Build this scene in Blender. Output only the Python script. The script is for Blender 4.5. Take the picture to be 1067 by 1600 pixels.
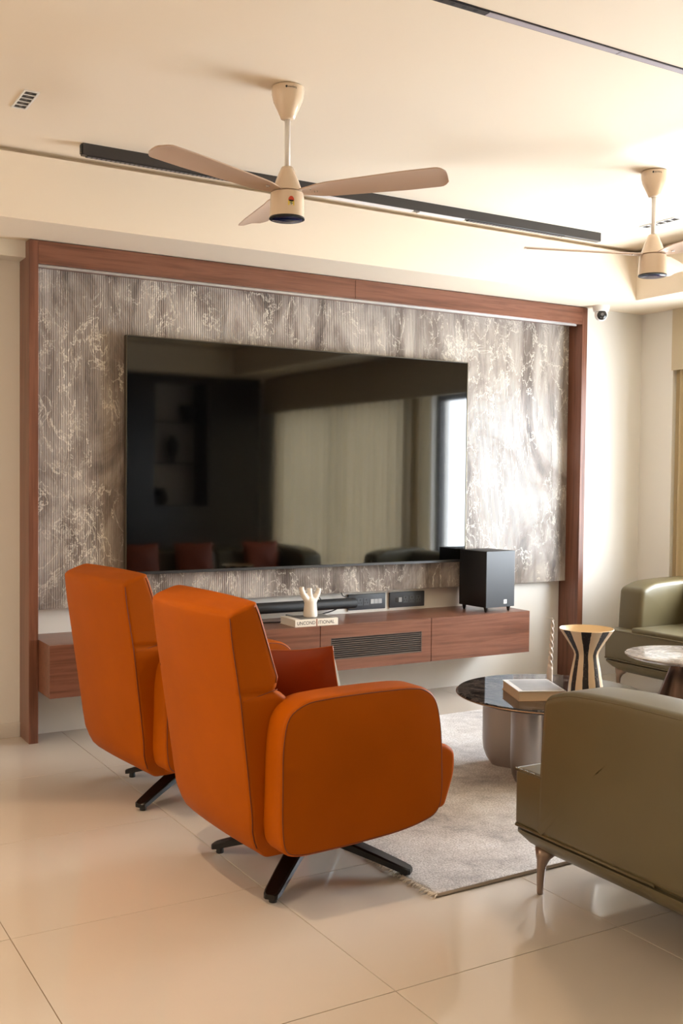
import bpy, bmesh, math, random
from mathutils import Vector, Matrix
random.seed(7)
for o in list(bpy.data.objects): bpy.data.objects.remove(o, do_unlink=True)
S = bpy.context.scene
COL = S.collection
PI = math.pi

# ------------------------------------------------------------------ camera
CAM_H = 1.342
yaw, pitch, roll = math.radians(30.56), math.radians(-1.882), math.radians(0.5815)
F = Vector((math.sin(yaw)*math.cos(pitch), math.cos(yaw)*math.cos(pitch), math.sin(pitch)))
R = Vector((math.cos(yaw), -math.sin(yaw), 0)); U = R.cross(F)
R2 = R*math.cos(roll) + U*math.sin(roll); U2 = U*math.cos(roll) - R*math.sin(roll)
cd = bpy.data.cameras.new('camera'); cam = bpy.data.objects.new('camera', cd); COL.objects.link(cam)
cd.sensor_fit = 'VERTICAL'; cd.sensor_height = 36.0; cd.lens = 1626.66/1600*36.0; cd.clip_start = .05
m = Matrix.Identity(4)
for i in range(3):
    m[i][0] = R2[i]; m[i][1] = U2[i]; m[i][2] = -F[i]
m[0][3], m[1][3], m[2][3] = 0, 0, CAM_H
cam.matrix_world = m
S.camera = cam

# ------------------------------------------------------------------ world, lights, exposure
S.view_settings.view_transform = 'Standard'; S.view_settings.look = 'None'
S.view_settings.gamma = 1.0; S.view_settings.use_curve_mapping = False
S.view_settings.exposure = 0.38
w = bpy.data.worlds.new('overcast_sky'); S.world = w; w.use_nodes = True
bg = w.node_tree.nodes['Background']
bg.inputs[0].default_value = (0.90, 0.95, 1.0, 1); bg.inputs[1].default_value = 7.0

def lamp(name, kind, loc, target, energy, color, **kw):
    l = bpy.data.lights.new(name, kind); l.energy = energy; l.color = color
    for k, v in kw.items():
        if k == 'portal': l.cycles.is_portal = v
        else: setattr(l, k, v)
    o = bpy.data.objects.new(name, l); COL.objects.link(o)
    o.location = loc
    d = Vector(target) - Vector(loc)
    o.rotation_euler = d.to_track_quat('-Z', 'Y').to_euler()
    return o
WIN = (2.55, 4.60, 0.12, 2.12)     # window opening on the right wall: y0 y1 z0 z1
WIN2 = (-0.45, 2.25, 0.12, 2.12)    # second opening, behind the drawn curtain
DAY = (0.82, 0.91, 1.0)
for nm_, (a_, b_, c_, d_), en in (('window_right_offscreen', WIN, 225), ('curtained_window_right_offscreen', WIN2, 250)):
    lamp(nm_, 'AREA', (5.90, (a_+b_)/2, (c_+d_)/2), (0, (a_+b_)/2, (c_+d_)/2), en, DAY, shape='RECTANGLE', size=b_-a_, size_y=d_-c_)
WARM = (1.0, 0.70, 0.44)
# warm lamps of the room left of the picture: they give the warm pool on the floor and light the chair backs
lamp('downlight_left_offscreen', 'SPOT', (0.35, 2.75, 2.80), (0.35, 2.75, 0), 72, WARM, spot_size=math.radians(64), spot_blend=.10, shadow_soft_size=.02)
lamp('ceiling_lamp_left_offscreen', 'AREA', (-1.9, 3.0, 2.47), (-1.9, 3.0, 0), 50, (1.0, .81, .61), shape='DISK', size=.7)

# ------------------------------------------------------------------ materials
MATS = {}
def srgb(r, g, b):
    f = lambda c: (c/255/12.92) if c/255 <= .04045 else ((c/255+.055)/1.055)**2.4
    return (f(r), f(g), f(b), 1)
def mat(name, col, rough=.5, metal=0, spec=None, var=0, scale=8, bump=0, bscale=60, coat=0, stretch=(1, 1, 1), ior=None, sheen=0):
    if name in MATS: return MATS[name]
    M = bpy.data.materials.new(name); M.use_nodes = True; nt = M.node_tree; N = nt.nodes; L = nt.links
    b = N['Principled BSDF']
    b.inputs['Base Color'].default_value = col; b.inputs['Roughness'].default_value = rough; b.inputs['Metallic'].default_value = metal
    if spec is not None: b.inputs['Specular IOR Level'].default_value = spec
    if ior: b.inputs['IOR'].default_value = ior
    if coat: b.inputs['Coat Weight'].default_value = coat; b.inputs['Coat Roughness'].default_value = .08
    if sheen: b.inputs['Sheen Weight'].default_value = sheen
    tc = N.new('ShaderNodeTexCoord'); mp = N.new('ShaderNodeMapping'); mp.inputs['Scale'].default_value = stretch
    L.new(tc.outputs['Object'], mp.inputs['Vector'])
    n = N.new('ShaderNodeTexNoise'); n.inputs['Scale'].default_value = scale; n.inputs['Detail'].default_value = 6
    L.new(mp.outputs[0], n.inputs['Vector'])
    if var:
        r = N.new('ShaderNodeValToRGB'); r.color_ramp.elements[0].position = .3; r.color_ramp.elements[1].position = .7
        r.color_ramp.elements[0].color = tuple(c*(1-var) for c in col[:3]) + (1,)
        r.color_ramp.elements[1].color = tuple(min(1, c*(1+var)) for c in col[:3]) + (1,)
        L.new(n.outputs['Fac'], r.inputs[0]); L.new(r.outputs[0], b.inputs['Base Color'])
    if bump:
        n2 = N.new('ShaderNodeTexNoise'); n2.inputs['Scale'].default_value = bscale; n2.inputs['Detail'].default_value = 4
        L.new(mp.outputs[0], n2.inputs['Vector'])
        bp = N.new('ShaderNodeBump'); bp.inputs['Strength'].default_value = bump; bp.inputs['Distance'].default_value = .002
        L.new(n2.outputs['Fac'], bp.inputs['Height']); L.new(bp.outputs[0], b.inputs['Normal'])
    MATS[name] = M
    return M
def ramp(N, stops):
    r = N.new('ShaderNodeValToRGB'); e = r.color_ramp.elements
    while len(e) < len(stops): e.new(.5)
    for x, (p, c) in zip(e, stops): x.position = p; x.color = c if len(c) == 4 else tuple(c)+(1,)
    return r

def wood(name, axis):
    if name in MATS: return MATS[name]
    M = bpy.data.materials.new(name); M.use_nodes = True; nt = M.node_tree; N = nt.nodes; L = nt.links
    b = N['Principled BSDF']; b.inputs['Roughness'].default_value = .32
    g = N.new('ShaderNodeNewGeometry'); mp = N.new('ShaderNodeMapping')
    s = [26, 26, 26]; s[axis] = 1.1; mp.inputs['Scale'].default_value = s
    L.new(g.outputs['Position'], mp.inputs['Vector'])
    n = N.new('ShaderNodeTexNoise'); n.inputs['Scale'].default_value = 1.6; n.inputs['Detail'].default_value = 9; n.inputs['Roughness'].default_value = .62; n.inputs['Distortion'].default_value = .5
    L.new(mp.outputs[0], n.inputs['Vector'])
    r = ramp(N, [(.28, srgb(84, 50, 35)), (.46, srgb(114, 71, 52)), (.58, srgb(128, 83, 63)), (.75, srgb(102, 61, 44))])
    L.new(n.outputs['Fac'], r.inputs[0]); L.new(r.outputs[0], b.inputs['Base Color'])
    bp = N.new('ShaderNodeBump'); bp.inputs['Strength'].default_value = .12; bp.inputs['Distance'].default_value = .001
    L.new(n.outputs['Fac'], bp.inputs['Height']); L.new(bp.outputs[0], b.inputs['Normal'])
    MATS[name] = M; return M
WX = wood('walnut_laminate_lengthways', 0); WZ = wood('walnut_laminate_upright', 2); WY = wood('walnut_laminate_across', 1)

def marble_panel():
    M = bpy.data.materials.new('veined_stone_laminate'); M.use_nodes = True; nt = M.node_tree; N = nt.nodes; L = nt.links
    b = N['Principled BSDF']; b.inputs['Specular IOR Level'].default_value = .2
    tc = N.new('ShaderNodeTexCoord')
    def mapping(rot, sc, loc=(0, 0, 0)):
        mp = N.new('ShaderNodeMapping'); mp.inputs['Rotation'].default_value = (0, rot, 0); mp.inputs['Scale'].default_value = sc; mp.inputs['Location'].default_value = loc
        L.new(tc.outputs['Object'], mp.inputs['Vector']); return mp
    def noise(v, sc, det=6, dist=0, rgh=.55):
        n = N.new('ShaderNodeTexNoise'); n.inputs['Scale'].default_value = sc; n.inputs['Detail'].default_value = det; n.inputs['Distortion'].default_value = dist; n.inputs['Roughness'].default_value = rgh
        L.new(v, n.inputs['Vector']); return n
    def math_(op, a, b_=None, v=None):
        x = N.new('ShaderNodeMath'); x.operation = op
        L.new(a, x.inputs[0])
        if b_ is not None: L.new(b_, x.inputs[1])
        elif v is not None: x.inputs[1].default_value = v
        return x.outputs[0]
    # cloudy ground, streaks leaning to the right
    m1 = mapping(math.radians(26), (1.9, 1, .8))
    n1 = noise(m1.outputs[0], 1.5, 8, 1.3, .6)
    base = ramp(N, [(.32, srgb(96, 86, 80)), (.44, srgb(140, 129, 121)), (.54, srgb(172, 162, 153)), (.70, srgb(204, 196, 187))])
    L.new(n1.outputs['Fac'], base.inputs[0])
    # fine dark streaks
    m2 = mapping(math.radians(24), (7, 1, .9)); n2 = noise(m2.outputs[0], 2.2, 9, 1.0, .68)
    dk = ramp(N, [(.34, (.48, .48, .48)), (.5, (1, 1, 1))]); L.new(n2.outputs['Fac'], dk.inputs[0])
    mx = N.new('ShaderNodeMixRGB'); mx.blend_type = 'MULTIPLY'; mx.inputs[0].default_value = .6
    L.new(base.outputs[0], mx.inputs[1]); L.new(dk.outputs[0], mx.inputs[2])
    # crackled cream veins: iso-lines of warped noise, broken up by a mask
    def veins(rot, sc, nsc, width, seedloc, level):
        mm = mapping(rot, sc, seedloc); nv = noise(mm.outputs[0], nsc, 7, .7, .62)
        d = math_('ABSOLUTE', math_('SUBTRACT', nv.outputs['Fac'], v=level))
        v = N.new('ShaderNodeMapRange'); v.inputs[1].default_value = width; v.inputs[2].default_value = 0.0; v.inputs[3].default_value = 0; v.inputs[4].default_value = 1
        L.new(d, v.inputs[0])
        mk = noise(mm.outputs[0], nsc*.8, 3); r = ramp(N, [(.45, (0, 0, 0)), (.56, (1, 1, 1))]); L.new(mk.outputs['Fac'], r.inputs[0])
        return math_('MULTIPLY', v.outputs[0], r.outputs[0])
    v1 = veins(math.radians(22), (1.5, 1, .75), 1.7, .0065, (0, 0, 0), .5)
    v2 = veins(math.radians(36), (1.5, 1, .8), 2.7, .0085, (4.3, 0, 2.2), .52)
    v3 = veins(math.radians(18), (1.8, 1, 1.0), 5.0, .016, (9.3, 0, 5.2), .46)
    tot = math_('MAXIMUM', math_('MAXIMUM', v1, v2), math_('MULTIPLY', v3, v=.8))
    mv = N.new('ShaderNodeMixRGB'); mv.inputs[2].default_value = srgb(234, 226, 212); L.new(tot, mv.inputs[0]); L.new(mx.outputs[0], mv.inputs[1])
    L.new(mv.outputs[0], b.inputs['Base Color'])
    rr = math_('SUBTRACT', math_('MULTIPLY', tot, v=-.08), v=-.2); L.new(rr, b.inputs['Roughness'])
    MATS['panel'] = M; return M

def tabletop_marble(name, dark, light, sc, rough):
    M = bpy.data.materials.new(name); M.use_nodes = True; nt = M.node_tree; N = nt.nodes; L = nt.links
    b = N['Principled BSDF']; b.inputs['Roughness'].default_value = rough
    tc = N.new('ShaderNodeTexCoord')
    n = N.new('ShaderNodeTexNoise'); n.inputs['Scale'].default_value = sc; n.inputs['Detail'].default_value = 9; n.inputs['Distortion'].default_value = 1.6; n.inputs['Roughness'].default_value = .62
    L.new(tc.outputs['Object'], n.inputs['Vector'])
    a = N.new('ShaderNodeMath'); a.operation = 'SUBTRACT'; a.inputs[1].default_value = .5; L.new(n.outputs['Fac'], a.inputs[0])
    c = N.new('ShaderNodeMath'); c.operation = 'ABSOLUTE'; L.new(a.outputs[0], c.inputs[0])
    r = ramp(N, [(0, light), (.02, tuple((l*.5+d*.5) for l, d in zip(light, dark))), (.07, dark), (1, dark)]); L.new(c.outputs[0], r.inputs[0])
    L.new(r.outputs[0], b.inputs['Base Color']); return M

WALL = mat('cream_wall_paint', srgb(230, 225, 216), .6, bump=.05, bscale=250)
CEIL = mat('warm_white_ceiling_paint', srgb(237, 222, 201), .7, bump=.04, bscale=200)
TILE = mat('polished_cream_tile', srgb(204, 194, 182), .07, var=.03, scale=1.5, ior=1.5)
GROUT = mat('tan_grout', srgb(150, 122, 88), .8)
BLACK = mat('matte_black_metal', srgb(22, 22, 23), .45)
BLACKM = mat('black_powder_coat', srgb(16, 15, 15), .35, metal=.2)
LEATHER = mat('orange_leather', srgb(166, 80, 0), .55, spec=.08, var=.05, scale=5, bump=.12, bscale=220)
SEAM = mat('dark_orange_seam', srgb(106, 46, 4), .6)
OLIVE = mat('olive_leather', srgb(100, 90, 63), .38, var=.04, scale=4, bump=.10, bscale=240)
OLIVED = mat('olive_piping', srgb(96, 84, 56), .45)
BEIGEP = mat('beige_gloss_plastic', srgb(226, 204, 178), .22, coat=.4)
TAUPE = mat('taupe_fan_blade', srgb(196, 168, 146), .35)
WHITEM = mat('white_enamel', srgb(235, 232, 228), .35)
CHROME = mat('bright_chrome', srgb(205, 205, 205), .08, metal=1)
GUN = mat('gunmetal_bronze', srgb(158, 148, 142), .3, metal=.8, var=.12, scale=4, stretch=(1, 1, .3))
DARKGLASS = mat('dark_glossy_screen', srgb(4, 4, 4), .045, ior=1.6)
CURT = mat('beige_curtain_cloth', srgb(206, 188, 152), .85, bump=.1, bscale=300)
_n = CURT.node_tree.nodes; _l = CURT.node_tree.links
_t = _n.new('ShaderNodeBsdfTranslucent'); _t.inputs[0].default_value = srgb(224, 206, 172); _m = _n.new('ShaderNodeMixShader'); _m.inputs[0].default_value = .35
_l.new(_n['Principled BSDF'].outputs[0], _m.inputs[1]); _l.new(_t.outputs[0], _m.inputs[2]); _l.new(_m.outputs[0], _n['Material Output'].inputs[0])
PELM = mat('beige_pelmet_fabric', srgb(200, 184, 156), .8)
PAPER = mat('cream_book_pages', srgb(214, 190, 160), .8, var=.06, scale=60, stretch=(1, 1, 40))
CERAM = mat('ivory_ceramic', srgb(232, 222, 206), .4)
DGREY = mat('dark_grey_switch_plate', srgb(64, 67, 72), .5)
LGREY = mat('light_grey_switch_module', srgb(176, 178, 180), .35)
CABDARK = mat('dark_cabinet_veneer', srgb(34, 27, 23), .3)
NICHE = mat('grey_niche_backing', srgb(206, 198, 190), .6)
ALU = mat('brushed_aluminium', srgb(200, 198, 196), .35, metal=.7)
INK = mat('dark_ink', srgb(40, 38, 38), .6)

# ------------------------------------------------------------------ mesh helpers
def link(name, me, m=None, parent=None, loc=None, smooth=False):
    o = bpy.data.objects.new(name, me); COL.objects.link(o)
    if m is not None: me.materials.append(m)
    if parent is not None: o.parent = parent
    if loc is not None: o.location = loc
    if smooth:
        for p in me.polygons: p.use_smooth = True
    return o
def obj(name, bm, m=None, parent=None, loc=None, smooth=False, angle=None):
    bmesh.ops.recalc_face_normals(bm, faces=bm.faces)
    me = bpy.data.meshes.new(name); bm.to_mesh(me); bm.free()
    o = link(name, me, m, parent, loc, smooth or angle is not None)
    if angle is not None: me.set_sharp_from_angle(angle=math.radians(angle))
    return o
def box(bm, x0, x1, y0, y1, z0, z1):
    vs = [bm.verts.new(p) for p in ((x0,y0,z0),(x1,y0,z0),(x1,y1,z0),(x0,y1,z0),(x0,y0,z1),(x1,y0,z1),(x1,y1,z1),(x0,y1,z1))]
    for f in ((0,1,2,3),(4,7,6,5),(0,4,5,1),(1,5,6,2),(2,6,7,3),(3,7,4,0)): bm.faces.new([vs[i] for i in f])
def bx(name, dims, m, parent=None, bevel=0, seg=2, loc=None):
    bm = bmesh.new(); box(bm, *dims)
    if bevel: bmesh.ops.bevel(bm, geom=bm.edges[:], offset=bevel, segments=seg, affect='EDGES', profile=.5)
    return obj(name, bm, m, parent, loc, angle=35 if bevel else None)
def rings(bm, rs, cap0=True, cap1=True, closed=True):
    V = [[bm.verts.new(p) for p in r] for r in rs]; n = len(rs[0])
    for a, b in zip(V, V[1:]):
        for i in range(n if closed else n-1):
            j = (i+1) % n
            bm.faces.new((a[i], a[j], b[j], b[i]))
    for flag, r in ((cap0, V[0]), (cap1, V[-1])):
        if flag:
            c = bm.verts.new(sum((v.co for v in r), Vector())/n)
            for i in range(n): bm.faces.new((r[i], r[(i+1) % n], c))
    return V
def lathe(bm, prof, n=40, c=(0, 0, 0), cap0=True, cap1=True):
    rings(bm, [[(c[0]+r*math.cos(2*PI*k/n), c[1]+r*math.sin(2*PI*k/n), c[2]+z) for k in range(n)] for r, z in prof], cap0, cap1)
def tube(bm, pts, r, n=8, closed=False):
    P = [Vector(p) for p in pts]; rs = []
    for i, p in enumerate(P):
        a = P[(i-1) % len(P)] if (closed or i > 0) else p; b = P[(i+1) % len(P)] if (closed or i < len(P)-1) else p
        t = (b-a).normalized(); u = t.cross(Vector((.13, .27, .95))); u = u.normalized() if u.length > 1e-4 else Vector((1, 0, 0)); v = t.cross(u)
        rr = r[i] if isinstance(r, (list, tuple)) else r
        rs.append([p + u*rr*math.cos(2*PI*k/n) + v*rr*math.sin(2*PI*k/n) for k in range(n)])
    if closed: rs.append(rs[0]); 
    rings(bm, rs, not closed, not closed)
    if closed: bmesh.ops.remove_doubles(bm, verts=bm.verts, dist=1e-6)
def catmull(P, n=6, closed=False):
    P = [Vector(p) for p in P]; out = []; L = len(P)
    for i in range(L if closed else L-1):
        g = (lambda k: P[k % L]) if closed else (lambda k: P[max(0, min(L-1, k))])
        p0, p1, p2, p3 = g(i-1), g(i), g(i+1), g(i+2)
        for s in range(n):
            t = s/n
            out.append(.5*((2*p1) + (p2-p0)*t + (2*p0-5*p1+4*p2-p3)*t*t + (3*p1-p0-3*p2+p3)*t**3))
    if not closed: out.append(P[-1])
    return out
def roundpoly(pts, seg=6):
    """pts: (a, b, radius) corners, any orientation -> rounded outline of Vector 2D"""
    out = []; L = len(pts)
    for i in range(L):
        p = Vector(pts[i][:2]); a = Vector(pts[i-1][:2]); b = Vector(pts[(i+1) % L][:2]); r = pts[i][2]
        u = (a-p); v = (b-p); r = min(r, u.length*.49, v.length*.49)
        if r <= 0: out.append(p); continue
        s = p + u.normalized()*r; e = p + v.normalized()*r
        for k in range(seg+1):
            t = k/seg; out.append(s*(1-t)**2 + p*2*t*(1-t) + e*t*t)
    return out
def inset(poly, d):
    L = len(poly); A = sum(poly[i-1].x*poly[i].y - poly[i].x*poly[i-1].y for i in range(L)); sg = 1 if A > 0 else -1
    out = []
    for i in range(L):
        t = (poly[(i+1) % L]-poly[i-1]);
        if t.length < 1e-9: out.append(poly[i].copy()); continue
        t.normalize(); out.append(poly[i] + Vector((-t.y, t.x))*sg*d)
    return out
def slab(bm, poly, d0, d1, r, to3, bulge=0, seg=5):
    """rounded, slightly pillowy slab: 2D outline swept from d0 to d1; to3(a, b, d) -> point"""
    rs = []; c = sum(poly, Vector((0, 0)))/len(poly); s = 1 if d1 > d0 else -1
    def cap(base, dd, sg):
        o = []
        for f, k in ((.15, .35), (.45, .8), (.75, 1)):
            o.append([to3(*(p.lerp(c, 1-f)), dd+sg*bulge*(1-f*f)) for p in base])
        return o
    inn = inset(poly, r)
    ring0 = cap(inn, d0, -s); ring1 = cap(inn, d1, s)
    rs += ring0
    for k in range(seg+1):
        a = PI/2*k/seg; q = inset(poly, r*(1-math.sin(a))); rs.append([to3(p.x, p.y, d0+s*r*(1-math.cos(a))) for p in q])
    for k in range(seg+1):
        a = PI/2*(1-k/seg); q = inset(poly, r*(1-math.sin(a))); rs.append([to3(p.x, p.y, d1-s*r*(1-math.cos(a))) for p in q])
    rs += ring1[::-1]
    rings(bm, rs)
def tag(o, label=None, cat=None, group=None, kind=None):
    if label: o['label'] = label
    if cat: o['category'] = cat
    if group: o['group'] = group
    if kind: o['kind'] = kind
    return o
def thing(name, label, cat, loc=(0, 0, 0), rz=0, group=None):
    o = bpy.data.objects.new(name, None); COL.objects.link(o); o.location = loc; o.rotation_euler = (0, 0, rz); o.empty_display_size = .1
    return tag(o, label, cat, group)
def dup(root, loc, rz, label, parent=None):
    c = root.copy(); COL.objects.link(c); c.parent = parent
    if parent is None: c.location = loc; c.rotation_euler = (0, 0, rz); c['label'] = label
    for ch in list(root.children): dup(ch, None, None, None, c)
    return c
def textmesh(body, size, font_shear=0, bold=0):
    cu = bpy.data.curves.new('t', 'FONT'); cu.body = body; cu.size = size; cu.align_x = 'CENTER'; cu.align_y = 'CENTER'; cu.offset = bold
    t = bpy.data.objects.new('t', cu); COL.objects.link(t)
    bpy.context.view_layer.update()
    me = bpy.data.meshes.new_from_object(t.evaluated_get(bpy.context.evaluated_depsgraph_get()))
    bpy.data.objects.remove(t); return me

# ================================================================== SETTING
X0, X1, Y0, Y1 = -2.6, 5.52, -1.1, 5.4
ZS, ZC = 2.50, 2.82                     # soffit and tray ceiling heights
TX0, TX1, TY0, TY1 = -1.6, 5.04, -.45, 4.84
ALC = 4.955                             # window alcove starts here and runs towards the camera
# floor + tiles
fl = bx('floor', (X0-.1, 5.95, Y0-.1, Y1+.15, -.12, -.004), GROUT); tag(fl, kind='structure')
T = .8022; gx, gy = 1.498, 3.035; g = .0013
tile_cache = {}
i0 = math.floor((X0-gx)/T); i1 = math.ceil((5.72-gx)/T); j0 = math.floor((Y0-gy)/T); j1 = math.ceil((Y1-gy)/T)
for i in range(i0, i1):
    for j in range(j0, j1):
        a0, a1 = max(gx+i*T, X0)+g, min(gx+(i+1)*T, 5.72)-g; b0, b1 = max(gy+j*T, Y0)+g, min(gy+(j+1)*T, Y1)-g
        if a1-a0 < .02 or b1-b0 < .02: continue
        key = (round(a1-a0, 4), round(b1-b0, 4))
        if key not in tile_cache:
            bm = bmesh.new(); box(bm, -key[0]/2, key[0]/2, -key[1]/2, key[1]/2, -.01, 0)
            bmesh.ops.bevel(bm, geom=[e for e in bm.edges if all(v.co.z > -.005 for v in e.verts)], offset=.0008, segments=1, affect='EDGES')
            bmesh.ops.recalc_face_normals(bm, faces=bm.faces); me = bpy.data.meshes.new('tile'); bm.to_mesh(me); bm.free(); me.materials.append(TILE); tile_cache[key] = me
        o = bpy.data.objects.new('tile', tile_cache[key]); COL.objects.link(o); o.parent = fl; o.location = ((a0+a1)/2, (b0+b1)/2, random.uniform(-.0002, .0002))
# walls
bm = bmesh.new(); box(bm, X0-.1, 5.95, Y1, Y1+.15, 0, 3.0)
box(bm, X0, 1.284, 5.28, Y1, 2.417, ZS)             # small beam over the wall beside the portal
box(bm, 4.977, 5.95, 5.24, Y1, 0, ZS)               # furred-out wall right of the portal
tag(obj('wall_front', bm, WALL), kind='structure')
bm = bmesh.new()
box(bm, X1, 5.95, ALC, 5.24, 0, ZS)                 # pier at the corner
box(bm, 5.70, 5.95, WIN[1], ALC, 0, ZS); box(bm, 5.70, 5.95, Y0-.1, WIN2[0], 0, ZS); box(bm, 5.70, 5.95, WIN2[1], WIN[0], 0, ZS)
for W_ in (WIN, WIN2):
    box(bm, 5.70, 5.95, W_[0], W_[1], 0, W_[2]); box(bm, 5.70, 5.95, W_[0], W_[1], W_[3], ZS)
tag(obj('wall_right', bm, WALL), kind='structure')
tag(bx('wall_left', (X0-.1, X0, Y0-.1, Y1, 0, 3.0), WALL), kind='structure')
tag(bx('wall_back', (X0-.1, 5.95, Y0-.1, Y0, 0, 3.0), WALL), kind='structure')
tag(bx('baseboard_front', (X0, 1.284, Y1-.012, Y1, 0, .075), WALL, bevel=.003), kind='structure')
# ceiling: raised tray with a shadow cove, soffit all round
ce = bx('ceiling', (TX0-.12, TX1+.12, TY0-.12, TY1+.12, ZC, 3.0), CEIL); tag(ce, kind='structure')
for d in ((X0-.1, 5.95, TY1, Y1+.1, ZS, 2.795), (X0-.1, 5.95, Y0-.1, TY0, ZS, 2.795), (X0-.1, TX0, TY0, TY1, ZS, 2.795), (TX1, 5.95, TY0, TY1, ZS, 2.795)):
    bx('soffit', d, CEIL, ce)
bm = bmesh.new(); c_ = .05
box(bm, TX0-.1, TX1+.1, TY1+c_, TY1+.1, 2.79, ZC+.01); box(bm, TX0-.1, TX1+.1, TY0-.1, TY0-c_, 2.79, ZC+.01)
box(bm, TX0-.1, TX0-c_, TY0-.06, TY1+.06, 2.79, ZC+.01); box(bm, TX1+c_, TX1+.1, TY0-.06, TY1+.06, 2.79, ZC+.01)
obj('cove_strip', bm, CEIL, ce)
# window
GL = bpy.data.materials.new('window_glass'); GL.use_nodes = True; nt = GL.node_tree
nt.nodes.remove(nt.nodes['Principled BSDF']); o_ = nt.nodes['Material Output']
tr = nt.nodes.new('ShaderNodeBsdfTransparent'); gl = nt.nodes.new('ShaderNodeBsdfGlossy'); gl.inputs['Roughness'].default_value = .02
mxs = nt.nodes.new('ShaderNodeMixShader')
mxs.inputs[0].default_value = .05; nt.links.new(tr.outputs[0], mxs.inputs[1]); nt.links.new(gl.outputs[0], mxs.inputs[2]); nt.links.new(mxs.outputs[0], o_.inputs[0])
for nm, W_ in (('window_1', WIN), ('window_2', WIN2)):
    wn = thing(nm, None, None); tag(wn, kind='structure')
    bm = bmesh.new(); y0, y1, z0, z1 = W_
    for d in ((5.76, 5.82, y0, y0+.05, z0, z1), (5.76, 5.82, y1-.05, y1, z0, z1), (5.76, 5.82, y0, y1, z0, z0+.05), (5.76, 5.82, y0, y1, z1-.05, z1), (5.77, 5.81, (y0+y1)/2-.03, (y0+y1)/2+.03, z0, z1)): box(bm, *d)
    obj('window_frame', bm, mat('dark_window_frame', srgb(60, 58, 56), .4), wn)
    for a, b in ((y0+.05, (y0+y1)/2-.03), ((y0+y1)/2+.03, y1-.05)): bx('pane', (5.786, 5.792, a, b, z0+.05, z1-.05), GL, wn)

# ================================================================== TV WALL
# walnut portal
pt = thing('portal_frame', 'walnut laminate portal frame standing around the stone panel and television', 'frame', (3.13, 5.3, 0))
def rel(parent, d): x, y, z = parent.location; return (d[0]-x, d[1]-x, d[2]-y, d[3]-y, d[4]-z, d[5]-z)
bx('post', rel(pt, (1.284, 1.330, 5.21, 5.40, 0, 2.495)), WZ, pt, .0015, 1)
bx('post', rel(pt, (4.932, 4.977, 5.21, 5.40, 0, 2.495)), WZ, pt, .0015, 1)
JX = 3.155
bx('lintel_board', rel(pt, (1.330, JX-.0006, 5.21, 5.40, 2.383, 2.495)), WX, pt, .0012, 1)
bx('lintel_board', rel(pt, (JX+.0006, 4.932, 5.21, 5.40, 2.383, 2.495)), WX, pt, .0012, 1)
led = bx('led_profile', rel(pt, (1.332, 4.90, 5.232, 5.252, 2.371, 2.384)), ALU, pt, .002, 1); tag(led, 'thin aluminium light profile under the lintel')
# fluted stone panel (ribs too fine to pick apart: one mesh)
PX0, PX1, PYF, PZ0, PZ1 = 1.331, 4.931, 5.335, .655, 2.383
pitch_ = .0118; n = int((PX1-PX0)/pitch_); pitch_ = (PX1-PX0)/n; prof = []
for k in range(n):
    x = PX0+k*pitch_
    prof += [(x+pitch_*.02, PYF+.0022), (x+pitch_*.14, PYF+.0002), (x+pitch_*.5, PYF), (x+pitch_*.86, PYF+.0002), (x+pitch_*.98, PYF+.0022)]
bm = bmesh.new()
A = [bm.verts.new((x, y, PZ0)) for x, y in prof]; B = [bm.verts.new((x, y, PZ1)) for x, y in prof]
for k in range(len(prof)-1): bm.faces.new((A[k], A[k+1], B[k+1], B[k]))
a0, a1, b0, b1 = [bm.verts.new(p) for p in ((PX0, 5.399, PZ0), (PX1, 5.399, PZ0), (PX0, 5.399, PZ1), (PX1, 5.399, PZ1))]
bm.faces.new(A[::-1] + [a0, a1]); bm.faces.new(B + [b1, b0]); bm.faces.new((a0, A[0], B[0], b0)); bm.faces.new((A[-1], a1, b1, B[-1])); bm.faces.new((a1, a0, b0, b1))
pn = obj('fluted_stone_panel', bm, marble_panel()); tag(pn, 'grey-brown veined stone panel with fine vertical flutes behind the television', 'wall panel')
# television
tv = thing('television', 'large black flat television mounted on the fluted stone panel', 'television', (2.915, 5.31, .8206))
hw, th = 1.1135, 1.2555
bx('back_casing', (-hw+.12, hw-.12, -.0, .0245, .1, th-.1), BLACK, tv, .004, 1)
bx('back_plate', (-hw, hw, -.032, 0, 0, th), BLACK, tv, .002, 1)
bx('screen', (-hw+.006, hw-.006, -.0345, -.030, .014, th-.006), DARKGLASS, tv)
bm = bmesh.new(); e = .0028
for d in ((-hw-.001, -hw+e, -.038, 0, 0, th), (hw-e, hw+.001, -.038, 0, 0, th), (-hw, hw, -.038, 0, th-e, th+.001)): box(bm, *d)
obj('bezel', bm, mat('dark_bezel_metal', srgb(104, 96, 80), .3, metal=.8), tv)
bx('bottom_strip', (-hw, hw, -.040, 0, -.002, .013), mat('grey_strip_metal', srgb(70, 70, 72), .35, metal=.7), tv, .001, 1)
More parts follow.
